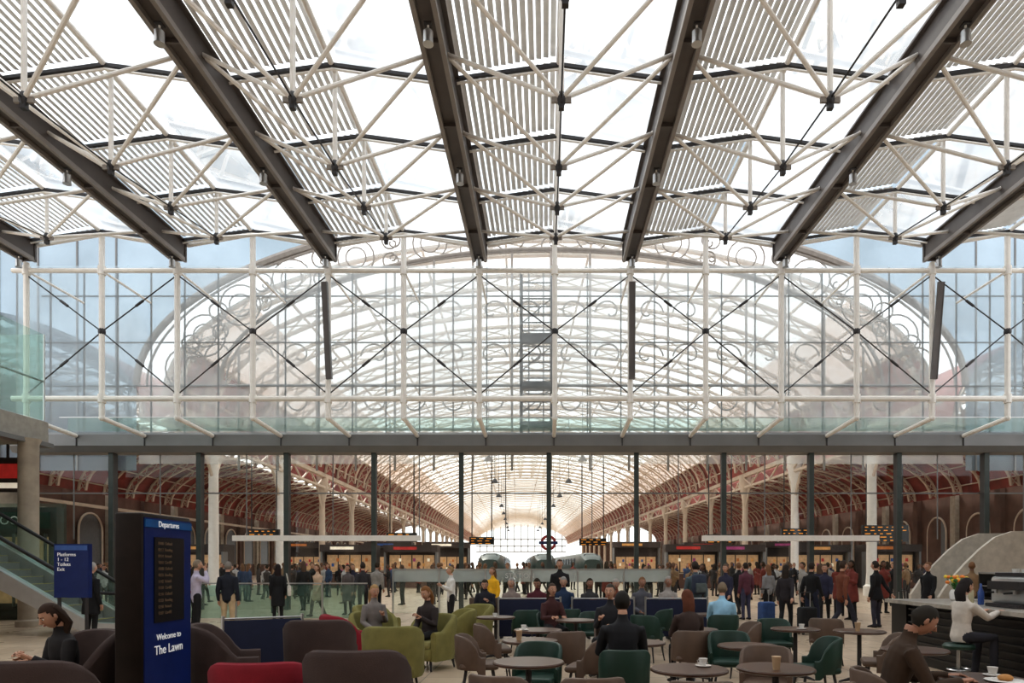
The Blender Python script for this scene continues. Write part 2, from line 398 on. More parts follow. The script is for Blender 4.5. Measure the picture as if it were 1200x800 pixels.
# small round station sign
b=MB(); RED=lit('roundel_red',(.30,.02,.02),.1); BLU=lit('roundel_blue',(.02,.025,.1),.05)
n=24; R1=[];
for r in(.24,.36):
    R1.append([Vector((r*math.cos(2*math.pi*i/n),0,r*math.sin(2*math.pi*i/n))) for i in range(n)])
off=Vector((0,.06,0)); b.loft([R1[0],R1[1],[p+off for p in R1[1]],[p+off for p in R1[0]],R1[0]],RED,cap=False); b.box((0,.01,0),(.86,.12,.13),BLU); b.box((0,.1,-1.2),(.08,.08,2.9),DARK); b.box((0,.1,-2.62),(.4,.4,.04),DARK)
b.obj('station_sign',(.1,31,2.64))
# trains
def train(x,y):
    b=MB(); W1=mat('train_body_green',(.05,.075,.07),.35); NV=mat('train_dark',(.02,.025,.03),.2); YL=mat('train_nose_yellow',(.4,.27,.04),.4)
    def sec(yy,w,h,z0): return [Vector((px*w,yy,z0+pz*h)) for px,pz in((-1,0),(-1.03,.3),(-.98,.65),(-.75,.92),(-.35,1),(.35,1),(.75,.92),(.98,.65),(1.03,.3),(1,0))]
    b.loft([sec(0,.9,1.2,.9),sec(.5,1.15,1.7,.6),sec(1.8,1.33,2.3,.4),sec(3.5,1.38,2.5,.3),sec(60,1.38,2.5,.3)],W1)
    b.box((0,.25,1.5),(1.6,.4,.7),YL); b.loft([[Vector((s*x1,y1,z1)) for s,x1,y1,z1 in((-1,.8,.7,2.1),(1,.8,.7,2.1),(1,.7,1.6,2.65),(-1,.7,1.6,2.65))],[Vector((s*x1,y1,z1)) for s,x1,y1,z1 in((-1,.8,.9,2.0),(1,.8,.9,2.0),(1,.7,1.8,2.55),(-1,.7,1.8,2.55))]],NV)
    for i in range(12):
        for s in(-1,1): b.box((s*1.39,6+i*4.4,1.9),(.04,2.6,.7),NV)
    for s in(-1,1): b.ell((s*.7,.15,1.3),(.14,.1,.1),LI[3],8,5)
    b.box((0,30,.2),(2.2,56,.4),DARK)
    b.obj('train',(x,y,0),.04)
train(-5.6,68); train(-.2,72); train(4.6,68)
# ------------------------------------------------------------ side mezzanines, escalator, signs
b=MB(); b.box((-16.9,13,5.35),(5.8,12.4,.62),mat('mezz_slab',(.36,.34,.30),.6)); b.box((-14.0,13,5.0),(.3,12.4,.12),GREY); b.box((-19.6,13,2.6),(.3,26,5.2),STONE)
b.obj('wall_left',smooth=False)
b=MB(); b.quad((-14.05,7,5.7),(-14.05,19.1,5.7),(-14.05,19.1,8.1),(-14.05,7,8.1),GG); b.quad((-14.05,19.1,5.7),(-19.5,19.1,5.7),(-19.5,19.1,8.1),(-14.05,19.1,8.1),GG)
for y in(9,11.5,14,16.5,19.1): b.box((-14.05,y,6.9),(.04,.04,2.4),SILV)
b.tube((-14.1,7,6.8),(-14.1,19.1,6.8),.03,SILV); b.obj('mezzanine_balustrade',smooth=False)
b=MB(); b.lathe([(.3,0),(.3,.15),(.24,.2),(.24,4.9),(.3,5.05)],(0,0,0),STONE,16); b.obj('stone_column',(-13.95,18.4,0))
b=MB(); b.box((16.5,13,5.35),(5.4,13.4,.62),M['mezz_slab']); b.box((18.9,13,2.6),(.3,26,5.2),STONE); b.obj('wall_right',smooth=False)
b=MB(); b.quad((13.85,7,5.7),(13.85,19.8,5.7),(13.85,19.8,8.1),(13.85,7,8.1),GG); b.tube((13.85,7,6.8),(13.85,19.8,6.8),.03,SILV); b.obj('mezzanine_balustrade',smooth=False)
b=MB(); b.box((0,-3.2,6),(39,.3,12),STONE)  # unseen wall added behind the camera to block flat frontal light
for i in range(-5,6): b.box((i*3.4,-3.02,7.6),(2.2,.06,3.2),GREY); b.box((i*3.4,-3.02,2),(2.4,.06,3.2),DARK)
b.obj('wall_back_light_block',smooth=False)
b=MB(); b.box((0,0,0),(1.3,.1,.95),SHOPW); b.box((-.05,-.06,.1),(1.0,.02,.4),LI[1]); b.box((-.05,-.06,-.3),(.9,.02,.15),LI[3]); b.box((0,0,.6),(.05,.05,.5),DARK); b.obj('shop_sign',(-14.9,18.9,4.15))
# lit shopfront with green glass at far left
b=MB(); b.box((0,0,1.7),(4.4,.3,3.4),SHOPW); b.box((0,-.17,3.0),(4.0,.05,.5),mat('shop_fascia_green',(.02,.07,.045),.5)); b.box((0,-.17,1.5),(3.9,.05,2.0),WARM)
for i in range(5): b.box((-1.9+i*.95,-.2,1.5),(.07,.08,2.2),GREY)
b.quad((-2.1,-.3,0),(2.6,-.3,0),(2.6,-.3,3.5),(-2.1,-.3,3.5),GG)
b.box((0,-.2,1.2),(3.9,.1,.06),STONE); sf=b.obj('shop_front',(-17.0,20.8,0),smooth=False); text('BOOKS',.36,(.9,-.2,2.88),(math.pi/2,0,0),mat('fascia_letters',(.7,.68,.62),.5,emis=.3),'fascia_text',sf)
# low staircase with a curved pale parapet on the right
b=MB(); PALE=mat('pale_stair_panel',(.58,.53,.46),.6)
top=[(11.2,.75),(11.5,1.2),(11.9,1.65),(12.35,2.1),(12.8,2.45),(13.3,2.62),(15.8,2.65)]; botp=[(11.2,0),(11.5,0),(11.9,.25),(12.35,.55),(12.8,.85),(13.3,1.15),(15.8,1.2)]
for y in(19.5,21.0):
    b.loft([[Vector((t[0],y-.06,q[1])),Vector((t[0],y+.06,q[1])),Vector((t[0],y+.06,t[1])),Vector((t[0],y-.06,t[1]))] for t,q in zip(top,botp)],PALE)
for i in range(8): b.box((11.45+i*.26,20.25,(.17+i*.17)/2),(.27,1.38,.17+i*.17),GREY)
b.box((14.7,20.25,.72),(2.2,1.38,1.44),GREY)
b.obj('staircase',smooth=False)
# escalator
b=MB(); x0,x1=-10.6,-18.2; sl=math.tan(math.radians(30)); BLK=mat('rubber_black',(.015,.015,.015),.5)
for y in(16.0,17.4):
    b.loft([[Vector((x0+.9,y-.12,0)),Vector((x0+.9,y+.12,0)),Vector((x0+.9,y+.12,.28)),Vector((x0+.9,y-.12,.28))],[Vector((x0,y-.12,0)),Vector((x0,y+.12,0)),Vector((x0,y+.12,.32)),Vector((x0,y-.12,.32))],[Vector((x1,y-.12,(x0-x1)*sl-.5)),Vector((x1,y+.12,(x0-x1)*sl-.5)),Vector((x1,y+.12,(x0-x1)*sl+.32)),Vector((x1,y-.12,(x0-x1)*sl+.32))]],SILV)
    b.add([(x0+.7,y,.28),(x0,y,.32),(x1,y,(x0-x1)*sl+.32),(x1,y,(x0-x1)*sl+1.05),(x0,y,1.0),(x0+.7,y,.95)],[(0,1,2,3,4,5)],GG)
    b.path([(x0+.7,y,.35),(x0+.88,y,.55),(x0+.88,y,.82),(x0+.7,y,.98),(x0,y,1.02),(x1,y,(x0-x1)*sl+1.08)],.045,BLK,8)
for i in range(24):
    xx=x0-i*.3; b.box((xx-.15,16.7,i*.3*sl+.08),(.3,1.1,.17),GREY); b.box((xx-.01,16.7,i*.3*sl+.165),(.03,1.1,.01),mat('step_yellow',(.5,.4,.05),.5))
b.obj('escalator',smooth=False)
b=MB()
for i in range(5): b.box((-11.3+i*1.3,20.6,.55),(1.24,.02,1.0),GG); b.box((-11.95+i*1.3,20.6,.55),(.05,.06,1.1),SILV)
b.box((-8.7,20.6,1.1),(6.6,.05,.04),SILV); b.obj('glass_balustrade',smooth=False)
# totem
NAVY=mat('totem_blue',(.008,.022,.12),.3,var=.1,spec=.3); TD=mat('totem_bronze',(.018,.012,.01),.45,var=.2,spec=.2); WT=mat('text_white',(.75,.75,.75),.5,emis=.25)
b=MB(); b.rbox((0,0,1.075),(.25,.82,2.15),TD,.02); b.box((.128,0,1.1),(.012,.78,2.02),NAVY); b.box((.137,-.0,1.55),(.012,.5,.78),BOARD); b.box((.138,0,2.06),(.012,.78,.07),lit('totem_cyan',(.0,.05,.16),.2)); b.box((.0,0,.03),(.5,1.0,.06),DARK)
tot=b.obj('departures_totem',(-3.68,6.42,0))
rr=(math.pi/2,0,math.pi/2)
text('Departures',.075,(.146,-.02,2.035),rr,WT,'title_text',tot); text('Welcome to',.08,(.146,-.02,1.0),rr,WT,'welcome_text',tot); text('The Lawn',.12,(.146,-.02,.87),rr,WT,'place_text',tot)
for i in range(12): text('%02d:%02d  %s'%(9+i//3,(i*17)%60,['Oxford','Reading','Bristol','Cardiff'][i%4]),.04,(.146,-.2,1.87-i*.058),rr,AMB2,'row_%d'%i,tot,'LEFT')
# platform sign
b=MB(); b.box((0,0,1.55),(.7,.12,1.1),NAVY); b.box((0,-.065,2.02),(.66,.01,.1),LI[4])
for s in(-1,1): b.box((s*.28,0,.5),(.05,.05,1.0),DARK); b.box((s*.28,0,.02),(.1,.5,.04),DARK)
ps=b.obj('platform_sign',(-9.7,14,0)); text('Platforms\n1 - 12\nToilets\nExit',.1,(-.28,-.07,1.85),(math.pi/2,0,0),WT,'sign_text',ps,'LEFT')
# glass screen
b=MB(); b.box((-.5,23.4,.55),(9.5,.02,1.1),G1); b.box((-.5,23.4,1.28),(9.5,.03,.42),GF); b.box((-.5,23.4,1.5),(9.5,.05,.04),SILV)
for i in range(7): b.box((-5.25+i*1.583,23.4,.76),(.05,.06,1.52),SILV)
gs=b.obj('glass_screen',smooth=False); text('STATION',.24,(-.9,23.36,1.2),(math.pi/2,0,0),mat('etched_letters',(.5,.5,.5),.6),'station_text',gs)
# navy barriers
BF=mat('navy_fabric',(.007,.011,.038),.8)
def barrier(x,y,w,rz=0):
    b=MB(); b.rbox((0,0,.55),(w,.04,.78),BF,.015)
    for s in(-1,1): b.tube((s*w/2,0,0),(s*w/2,0,1.0),.025,SILV); b.lathe([(.17,0),(.17,.015),(.03,.03)],(s*w/2,0,0),SILV)
    b.tube((-w/2,0,.96),(w/2,0,.96),.015,SILV); b.obj('cafe_barrier',(x,y,0),rz)
barrier(-.35,14.4,1.3);barrier(1.2,14.4,1.3);barrier(2.75,14.4,1.3);barrier(-3.85,9.3,1.0,.5)
# ------------------------------------------------------------ furniture
def shell(b,wx,dy,th,zb,harm,hback,front,m,n=24,flare=.0,pw=2.2):
    rings=[]
    for i in range(n+1):
        t=-1+2*i/n; s=abs(t)
        if s<.62:
            ang=t/.62*math.pi/2; p=Vector((wx*math.sin(ang),-dy*math.cos(ang)*1.0,0)); nrm=Vector((math.sin(ang),-math.cos(ang),0))
        else:
            q=(s-.62)/.38; p=Vector((math.copysign(wx,t),q*front,0)); nrm=Vector((math.copysign(1,t),0,0))
        k=max(0,1-(s/.75)**pw) ; k=k*k*(3-2*k) if k<1 else 1
        h=harm+(hback-harm)*k
        T=th/2; fl=nrm*flare*k
        rings.append([p-nrm*T+Vector((0,0,zb)),p+nrm*T+Vector((0,0,zb)),p+nrm*T*1.05+fl*.6+Vector((0,0,h*.6)),p+nrm*T+fl+Vector((0,0,h-T)),p+nrm*T*.6+fl+Vector((0,0,h-T*.25)),p+fl+Vector((0,0,h)),p-nrm*T*.6+fl+Vector((0,0,h-T*.25)),p-nrm*T+fl+Vector((0,0,h-T))])
    b.loft(rings,m)
def armchair_mesh(nm,m,top,arm=.62,legm=None,pipe=None):
    b=MB(); shell(b,.34,.34,.11,.16,arm,top,.3,m,30,.06,2.6)
    b.rbox((0,.02,.26),(.62,.66,.2),m,.05); b.rbox((0,.04,.41),(.56,.6,.13),pipe or m,.05)
    for sx in(-1,1):
        for sy in(-.26,.27): b.path([(sx*.26,sy,.18),(sx*.29,sy*1.1,0)],[.025,.015],legm or DARK,8)
    return b.mesh(nm)
OLIVE=mat('olive_fabric',(.20,.18,.06),.9,bump=.3); OLI2=mat('olive_seat',(.26,.24,.10),.9,bump=.3)
BRN=mat('taupe_brown_fabric',(.055,.034,.03),.85,bump=.3); BR2=mat('brown_seat',(.09,.055,.048),.9)
REDF=mat('crimson_fabric',(.22,.008,.02),.85,bump=.2)
AO=armchair_mesh('olive_armchair',OLIVE,.87,pipe=OLI2); AB=armchair_mesh('wingback_armchair',BRN,1.05,.72,pipe=BR2); AR=armchair_mesh('red_armchair',REDF,.92,.62)
pi=math.pi
for me,nm,x,y,r in((AO,'olive_armchair',-2.1,9.4,.1),(AO,'olive_armchair',-1.9,11.1,2.6),(AO,'olive_armchair',-1.72,12.5,1.9),(AO,'olive_armchair',-1.5,13.8,2.4),(AO,'olive_armchair',-2.95,11.75,-2.6),(AO,'olive_armchair',-3.4,13.6,-2.2),
  (AB,'wingback_armchair',-3.45,7.45,-1.2),(AB,'wingback_armchair',-2.72,8.25,.15),(AB,'wingback_armchair',-1.5,5.5,.05),(AB,'wingback_armchair',-3.6,4.95,-.05),(AB,'wingback_armchair',-4.5,6.45,2.6),
  (AR,'red_armchair',-2.36,5.75,.1),(AR,'red_armchair',-3.05,10.6,-1.0)):
    place(me,nm,(x,y,0),r)
def cafe_chair(nm,m):
    b=MB(); shell(b,.235,.24,.045,.4,.56,.82,.1,m,20,.03,3); b.rbox((0,.02,.44),(.46,.48,.08),m,.035)
    for sx in(-1,1):
        for sy in(-1,1): b.path([(sx*.17,sy*.16+.02,.41),(sx*.23,sy*.22+.02,0)],[.018,.011],DARK,8)
    return b.mesh(nm)
GRN=mat('green_leather',(.010,.036,.024),.5); TPE=mat('taupe_leather',(.12,.078,.056),.55)
CG=cafe_chair('green_cafe_chair',GRN); CT=cafe_chair('taupe_cafe_chair',TPE)
chairs=[(CG,.82,7.2,0),(CG,-.1,7.5,2.9),(CT,.36,5.5,.1),(CT,1.2,5.35,-.1),(CT,2.1,5.3,.1),(CT,2.3,7.15,2.8),(CG,2.35,8.75,3.0),(CG,3.25,8.2,1.5),(CT,.25,9.1,.2),(CT,-.78,10.0,-1.4),(CT,1.95,9.2,0),(CT,2.95,10.3,1.6),(CG,3.6,10.75,3.1),
 (CG,.85,12.35,3.),(CG,.1,12.3,-2.8),(CG,-.4,13.2,.3),(CG,.4,13.45,.3),(CG,3.1,12.0,0),(CT,2.85,5.7,-1.8),(CT,-.85,8.5,-1.5),(CG,1.75,11.9,-.6),(CT,4.3,8.7,1.2),(CT,1.0,10.6,2.8),(CG,2.2,13.4,1.0),(CT,4.6,11.2,-.5),(CT,-.35,5.6,-.4),(CT,.52,8.25,1.3)]
for me,x,y,r in chairs: place(me,me.name.split('.')[0],(x,y,0),r)
WD=mat('walnut_top',(.065,.032,.02),.3,var=.3,scale=4)
b=MB(); b.lathe([(.02,.715),(.33,.715),(.35,.725),(.35,.74),(.34,.75),(.02,.75)],(0,0,0),WD,28); b.lathe([(.03,0.03),(.03,.7),(.1,.715)],(0,0,0),DARK,12)
for i in range(4):
    a=i*pi/2+.4; b.path([(.0,0,.07),(.14*math.cos(a),.14*math.sin(a),.05),(.27*math.cos(a),.27*math.sin(a),.012)],[.03,.024,.012],DARK,8)
TB=b.mesh('round_table')
tables=[(-.17,6.65),(1.3,6.2),(2.1,6.25),(3.62,5.65),(1.1,8.3),(2.35,7.95),(-.2,8.5),(-.12,9.85),(2.15,9.95),(3.65,10.0),(.5,11.55),(1.1,13.2),(3.1,12.9),(-.9,12.2),(4.45,9.7),(4.1,7.6)]
for x,y in tables: place(TB,'round_table',(x,y,0),random.random())
# cups
CUPW=mat('porcelain',(.75,.73,.7),.2)
b=MB(); b.lathe([(.01,0),(.07,.005),(.075,.012),(.02,.012)],(0,0,0),CUPW); b.lathe([(.022,.01),(.03,.02),(.042,.075),(.038,.075),(.02,.02)],(0,0,0),CUPW); b.path([(.04,0,.06),(.062,0,.05),(.055,0,.03),(.035,0,.03)],.005,CUPW,6); CU=b.mesh('coffee_cup')
b=MB(); b.lathe([(.03,0),(.04,.11),(.042,.115),(.042,.12),(.01,.122)],(0,0,0),mat('paper_cup',(.5,.35,.22),.7)); PC=b.mesh('paper_cup')
for i,(x,y) in enumerate(tables):
    if i in(0,3,5,10): continue
    place(CU if i%2 else PC,'coffee_cup' if i%2 else 'paper_cup',(x+random.uniform(-.2,.2),y+random.uniform(-.18,.18),.75),random.random()*6)
place(CU,'coffee_cup',(3.78,5.78,.75),1)
b=MB(); b.lathe([(.02,0),(.13,.0),(.15,.012),(.14,.014),(.02,.008)],(0,0,0),CUPW,20); b.ell((0,0,.03),(.06,.05,.03),mat('pastry',(.45,.22,.07),.7)); b.obj('plate_with_pastry',(3.7,5.5,.75))
# counter
DKW=mat('counter_dark',(.012,.01,.01),.4); TOP=mat('counter_stone_top',(.36,.33,.29),.3,var=.2,scale=10); b=MB()
b.box((6.75,10.1,.5),(.9,3.4,1.0),DKW); b.box((6.7,10.1,1.03),(1.1,3.6,.06),TOP)
for i in range(8): b.box((6.28,10.1,.15+i*.11),(.04,3.4,.03),mat('slat_dark',(.03,.026,.023),.5))
b.box((7.95,12.1,.5),(3.4,.5,1.0),DKW); b.box((7.9,12.1,1.03),(3.5,.6,.06),TOP)
b.obj('cafe_counter',smooth=False)
b=MB(); b.rbox((0,0,.25),(.5,.8,.4),SILV,.04); b.box((0,0,.48),(.42,.7,.05),DARK); b.box((-.28,0,.32),(.1,.7,.12),DARK); b.box((-.28,0,.03),(.16,.7,.05),DARK)
for s in(-.2,.2): b.tube((-.3,s,.26),(-.3,s,.2),.03,SILV); b.tube((-.3,s,.22),(-.45,s,.21),.014,BLK)
for i in range(6): b.lathe([(.03,.505),(.04,.56),(.035,.56)],(.1*(i%2)-.05,-.25+i*.1,0),CUPW,10)
b.obj('espresso_machine',(6.95,9.9,1.06))
b=MB(); b.lathe([(.05,0),(.09,.04),(.1,.14),(.07,.2),(.06,.2)],(0,0,0),CUPW,14); FL=[mat('petal_yellow',(.8,.6,.08),.7),mat('petal_orange',(.8,.25,.05),.7),mat('leaf_green',(.06,.2,.05),.7)]
for i in range(26):
    a=random.random()*6.28; r=random.uniform(.03,.2); z=random.uniform(.28,.42); p=(r*math.cos(a),r*math.sin(a),z); b.tube((0,0,.18),p,.005,FL[2],4); b.ell(p,(.04,.04,.03),FL[i%3],6,4)
b.obj('flower_vase',(6.9,11.5,1.06))
for i,y in enumerate((8.9,10.6,10.85,11.05)):
    b=MB(); b.lathe([(.04,0),(.045,.02),(.045,.2),(.018,.27),(.018,.32),(.01,.33)],(0,0,0),mat('bottle_%d'%i,[(.3,.05,.03),(.05,.1,.3),(.5,.45,.3),(.03,.2,.08)][i],.2),12); b.obj('syrup_bottle',(6.75,y,1.06))
b=MB(); b.box((0,0,.02),(1.6,.45,.04),DKW); b.box((0,.2,.25),(1.6,.03,.45),DKW); b.box((0,0,.47),(1.6,.45,.03),SILV); b.box((0,-.21,.25),(1.56,.015,.42),G1)
for i in range(9): b.ell((-.65+i*.16,-.02,.07),(.06,.07,.035),M['pastry'],8,5)
for i in range(8): b.box((-.6+i*.17,.0,.27),(.12,.14,.06),CUPW)
b.box((0,0,.24),(1.55,.3,.015),SILV); b.obj('pastry_display_case',(8.6,12.1,1.06),smooth=False)
b=MB(); b.lathe([(.22,0),(.25,.05),(.27,.5),(.24,.5),(.2,.08)],(0,0,0),mat('wicker',(.05,.03,.02),.8,bump=.5),20); b.lathe([(.02,.4),(.23,.42)],(0,0,0),BRN,20); b.obj('waste_basket',(4.6,6.75,0))
# ------------------------------------------------------------ people
def segd(p,a,b):
    ab=b-a; t=max(0,min(1,(p-a).dot(ab)/max(ab.length_squared,1e-9))); return (p-(a+ab*t)).length,t
SK=[mat('skin_light',(.52,.30,.21),.6,var=.05),mat('skin_tan',(.36,.19,.13),.6,var=.05),mat('skin_brown',(.16,.08,.05),.6,var=.05)]
LIP=mat('lips',(.35,.1,.09),.5); EW=mat('eye_white',(.7,.7,.68),.3); EB=mat('eye_dark',(.02,.015,.01),.2)
def clothes(c): return mat('cloth_%02x%02x%02x'%tuple(int(v*255) for v in c),c,.85,var=.15,scale=9)
ARM={'down':((.05,-.03,-.29),(.05,.05,-.55)),'wf':((.04,.06,-.28),(.03,.2,-.5)),'wb':((.04,-.1,-.27),(.05,-.08,-.53)),'phone':((.04,.06,-.28),(-.08,.28,-.13)),
'raise':((.1,.2,-.12),(-.03,.16,.14)),'table':((.06,.12,-.26),(-.04,.36,-.22)),'lap':((.06,.04,-.28),(-.04,.27,-.38)),'pull':((.05,-.12,-.26),(.08,-.28,-.47)),'reach':((.05,.22,-.17),(-.02,.46,-.1))}
def person_mesh(nm,pose='stand',h=1.75,top=(.03,.03,.035),bot=(.03,.03,.04),shoe=(.02,.015,.012),skin=0,hair=(.03,.02,.015),long=False,coat=0,arms=('down','down'),lean=0,pitch=0,yaw=0,vox=.02,fem=False,seat=.46,skirt=False,bare=False,stride=.2):
    k=h/1.75; V=Vector
    sit=pose=='sit'
    pz=(seat+.1)/k if sit else (.915 if pose=='walk' else .93)
    P=V((0,0,pz)); u=V((0,math.sin(lean),math.cos(lean))); f=V((0,math.cos(lean),-math.sin(lean)))
    T=lambda a,x=0,y=0: P+u*a+f*y+V((x,0,0))
    sw=.155 if fem else .175
    b=MB(); m=DARK; segs=[]
    tor=[(-.1,.125,.1),(-.02,.165,.118),(.08,.15,.108),(.17,.132 if fem else .145,.1),(.3,.155,.118),(.4,.172 if not fem else .155,.11),(.46,.15,.09),(.5,.085,.068),(.54,.056,.058),(.63,.05,.054)]
    b.loft([[T(a,rx*math.cos(q),ry*math.sin(q)) for q in [2*pi*j/14 for j in range(14)]] for a,rx,ry in tor],m)
    segs+=[(T(-.05),T(.46),.13,'top'),(T(.53),T(.64),.05,'skin')]
    hands=[]
    for i,sx in enumerate((-1,1)):
        e,w=ARM[arms[i]]; s0=T(.43,sx*sw)
        E=s0+V((sx*e[0],e[1],e[2])); W=s0+V((sx*w[0],w[1],w[2]))
        ex=.006
        b.path([s0-V((sx*.05,0,-.005)),s0,s0.lerp(E,.4),E,E.lerp(W,.35),W],[.055,.064,.056+ex,.046+ex,.045+ex,.033+ex],m,10)
        segs+=[(s0,E,.055,'top'),(E,E.lerp(W,.93),.045,'skin' if bare else 'top')]
        hands.append((W,(W-E).normalized(),sx))
        hp=P+V((sx*.088,0,-.02))
        if sit: K=V((sx*.13,.43,pz-.03)); A=V((sx*.14,.42 if i else .36,.09/k))
        elif pose=='walk':
            K=V((sx*.09,stride*.7,.5)) if i else V((sx*.09,-.02,.5)); A=V((sx*.08,stride,.09)) if i else V((sx*.08,-stride*1.15,.13))
        else: K=V((sx*.095,.02,.5)); A=V((sx*.105,-.02,.09))
        th=.088
        b.path([hp+V((0,0,.04)),hp.lerp(K,.15),hp.lerp(K,.5),K,K.lerp(A,.3),K.lerp(A,.75),A],[.08,th,.08,.062,.06,.05,.047],m,10)
        legl='skin' if skirt else 'bot'
        segs+=[(hp,K,.08,'bot' if not skirt or sit else 'skin'),(K,A,.055,legl)]
        ft=A+V((sx*.02,.16,-.055 if A.z<.12 else -.085))
        if pose=='walk' and i==1: ft=A+V((0,.16,-.04))
        b.path([A+V((0,-.07,-.045)),A+V((0,-.03,-.035)),A+V((0,.04,-.035)),A.lerp(ft,.75),ft+V((0,.03,0))],[(.03,.03),(.042,.045),(.042,.045),(.045,.03),(.03,.02)],m,10)
        segs.append((A+V((0,-.06,-.05)),ft,.04,'shoe'))
    if (coat or skirt) and not sit:
        zb=coat or .5; r=[(pz+.1,.155,.115),(pz,.18,.135),((pz+zb)/2,.195,.16),(zb,.2,.175 if pose=='stand' else .21)]
        b.loft([[V((rx*math.cos(q),ry*math.sin(q),z)) for q in [2*pi*j/14 for j in range(14)]] for z,rx,ry in r[::-1]],m)
        segs.append((V((0,0,pz)),V((0,0,zb+.1)),.19,'top' if coat else 'bot'))
    me=b.mesh('t',False); o=bpy.data.objects.new('t',me); COL.objects.link(o)
    md=o.modifiers.new('r','REMESH'); md.mode='VOXEL'; md.voxel_size=vox; md.use_smooth_shade=True
    ms=o.modifiers.new('s','SMOOTH'); ms.iterations=2; ms.factor=.5
    dg=bpy.context.evaluated_depsgraph_get(); r=bpy.data.meshes.new_from_object(o.evaluated_get(dg)); bpy.data.objects.remove(o)
    mm={'top':clothes(top),'bot':clothes(bot),'skin':SK[skin],'shoe':clothes(shoe)}
    c=MB(); vs=[v.co.copy() for v in r.vertices]; c.v=vs
    for kk in mm: c.mi(mm[kk])
    for p in r.polygons:
        q=p.center; best=None;bd=9
        for a,bb,rad,l in segs:
            d=segd(q,a,bb)[0]-rad
            if d<bd: bd=d;best=l
        c.f.append(list(p.vertices)); c.m.append(c.mi(mm[best]))
    bpy.data.meshes.remove(r)
    # hands
    for W,d,sx in hands:
        side=V((sx,0,0)); n=d.cross(side).normalized(); side=n.cross(d).normalized()*1.0
        w=V((0,1,0))-d*d.y; w=w.normalized() if w.length>.4 else side
        nn=d.cross(w).normalized()
        if nn.x*sx>0: nn=-nn
        if abs(nn.x)<.3: nn=V((0,0,-1)) if nn.z<0 else -nn
        c.path([W-d*.03,W+d*.01,W+d*.05,W+d*.088],[(.026,.022),(.03,.02),(.04,.017),(.038,.014)] if abs(w.dot(V((1,0,0))))<.5 else [(.026,.022)]*2+[(.036,.018),(.036,.014)],SK[skin],8)
        for j,(off,L) in enumerate(((-.029,.058),(-.01,.07),(.01,.075),(.029,.066))):
            s=W+d*.078+w*off; p1=s+d*L*.5+nn*.008; p2=p1+(d*.7+nn*.7)*L*.3; p3=p2+(d*.3+nn*.9)*L*.28
            c.path([s,p1,p2,p3],[.0095,.009,.008,.006],SK[skin],6)
        s=W+d*.02+w*.026; c.path([s,s+w*.025+d*.025+nn*.01,s+w*.03+d*.055+nn*.02],[.013,.011,.008],SK[skin],6)
    # head
    hc=T(.705)+V((0,.012,0)); R=(Matrix.Rotation(yaw,3,'Z')@Matrix.Rotation(-pitch-lean*.5,3,'X'))
    hc=hc+R@V((0,.02,0))+ (V((0,.03,-.02)) if pitch>.3 else V((0,0,0)))
    def hd(t,p,s=1):
        x,y,z=.076*math.sin(t)*math.cos(p),.096*math.sin(t)*math.sin(p),.118*math.cos(t)
        if z<0: q=(-z/.118); x*=1-.32*q**1.5; y=y*(1-.18*q)+.012*q
        if y<0 and z<-.03: y*=.85
        return V((x,y,z))*s
    NU,NV=18,12; rings=[[hc+R@hd(min(max(pi*i/NV,.05),pi-.05),2*pi*j/NU) for j in range(NU)] for i in range(NV+1)][::-1]
    c.loft(rings,SK[skin])
    q=lambda x,y,z: hc+R@V((x,y,z))
    c.path([q(0,.09,.022),q(0,.102,.0),q(0,.112,-.018),q(0,.094,-.026)],[.007,.009,.013,.01],SK[skin],8)
    for sx in(-1,1):
        c.ell(q(sx*.03,.082,.012),(.012,.009,.008),EW,8,5,R); c.ell(q(sx*.03,.0895,.012),(.006,.004,.006),EB,6,4,R)
        c.path([q(sx*.015,.093,.03),q(sx*.032,.09,.034),q(sx*.047,.078,.03)],.004,clothes(hair),5)
        c.ell(q(sx*.077,-.003,.0),(.01,.018,.03),SK[skin],8,5,R)
    c.ell(q(0,.091,-.052),(.024,.007,.007),LIP,8,5,R)
    HM=clothes(hair); NU,NV=24,16; vs=[];fs=[]
    for i in range(NV+1):
        for j in range(NU):
            t=min(max(pi*i/NV,.03),pi-.03); p=2*pi*j/NU; pp=hd(t,p)
            fr=max(0,pp.y/.096); lo=0 if long else max(0,-pp.z/.118)
            g=1.10-.07*fr-.07*lo
            vs.append(hc+R@(V((pp.x*g,pp.y*g,pp.z*1.07))+V((0,-.004,.003))))
    for i in range(NV):
        for j in range(NU):
            t=pi*(i+.5)/NV; p=2*pi*(j+.5)/NU; z=math.cos(t); y=math.sin(t)*math.sin(p)
            lim=-.62 if not long else -.85
            if z>.55 or (z>lim and y<(.12+.8*max(z,0)) and (y<-.12 or z>.0 or long)):
                kx=(j+1)%NU; fs.append((i*NU+j,i*NU+kx,(i+1)*NU+kx,(i+1)*NU+j))
    c.add(vs,fs,HM)
    if long:
        c.path([q(0,-.03,.08),q(0,-.06,-.02),q(0,-.075,-.12),hc+V((0,-.085-.03*(lean>.2),-.24)),hc+V((0,-.08,-.33))],[(.07,.05),(.088,.055),(.09,.05),(.085,.035),(.04,.012)],HM,10)
    for i in range(len(c.v)): c.v[i]=c.v[i]*k
    return c.mesh(nm,True)
def add(nm,x,y,rz,sc=1,**kw):
    return place(person_mesh(nm,**kw),nm,(x,y,0),rz)
BK=(.012,.012,.014); NVY=(.02,.025,.05); 
add('older_man_in_dark_coat',-10.0,15,-.3,hair=(.35,.33,.31),top=BK,bot=BK,coat=.6,h=1.72)
add('woman_in_red_top',-9.6,18.6,-1.2,fem=True,long=True,top=(.35,.05,.04),bot=BK,h=1.62)
add('man_in_lilac_shirt',-8.2,16,-.9,top=(.5,.46,.58),bot=BK,arms=('down','raise'),hair=(.25,.2,.15),h=1.78)
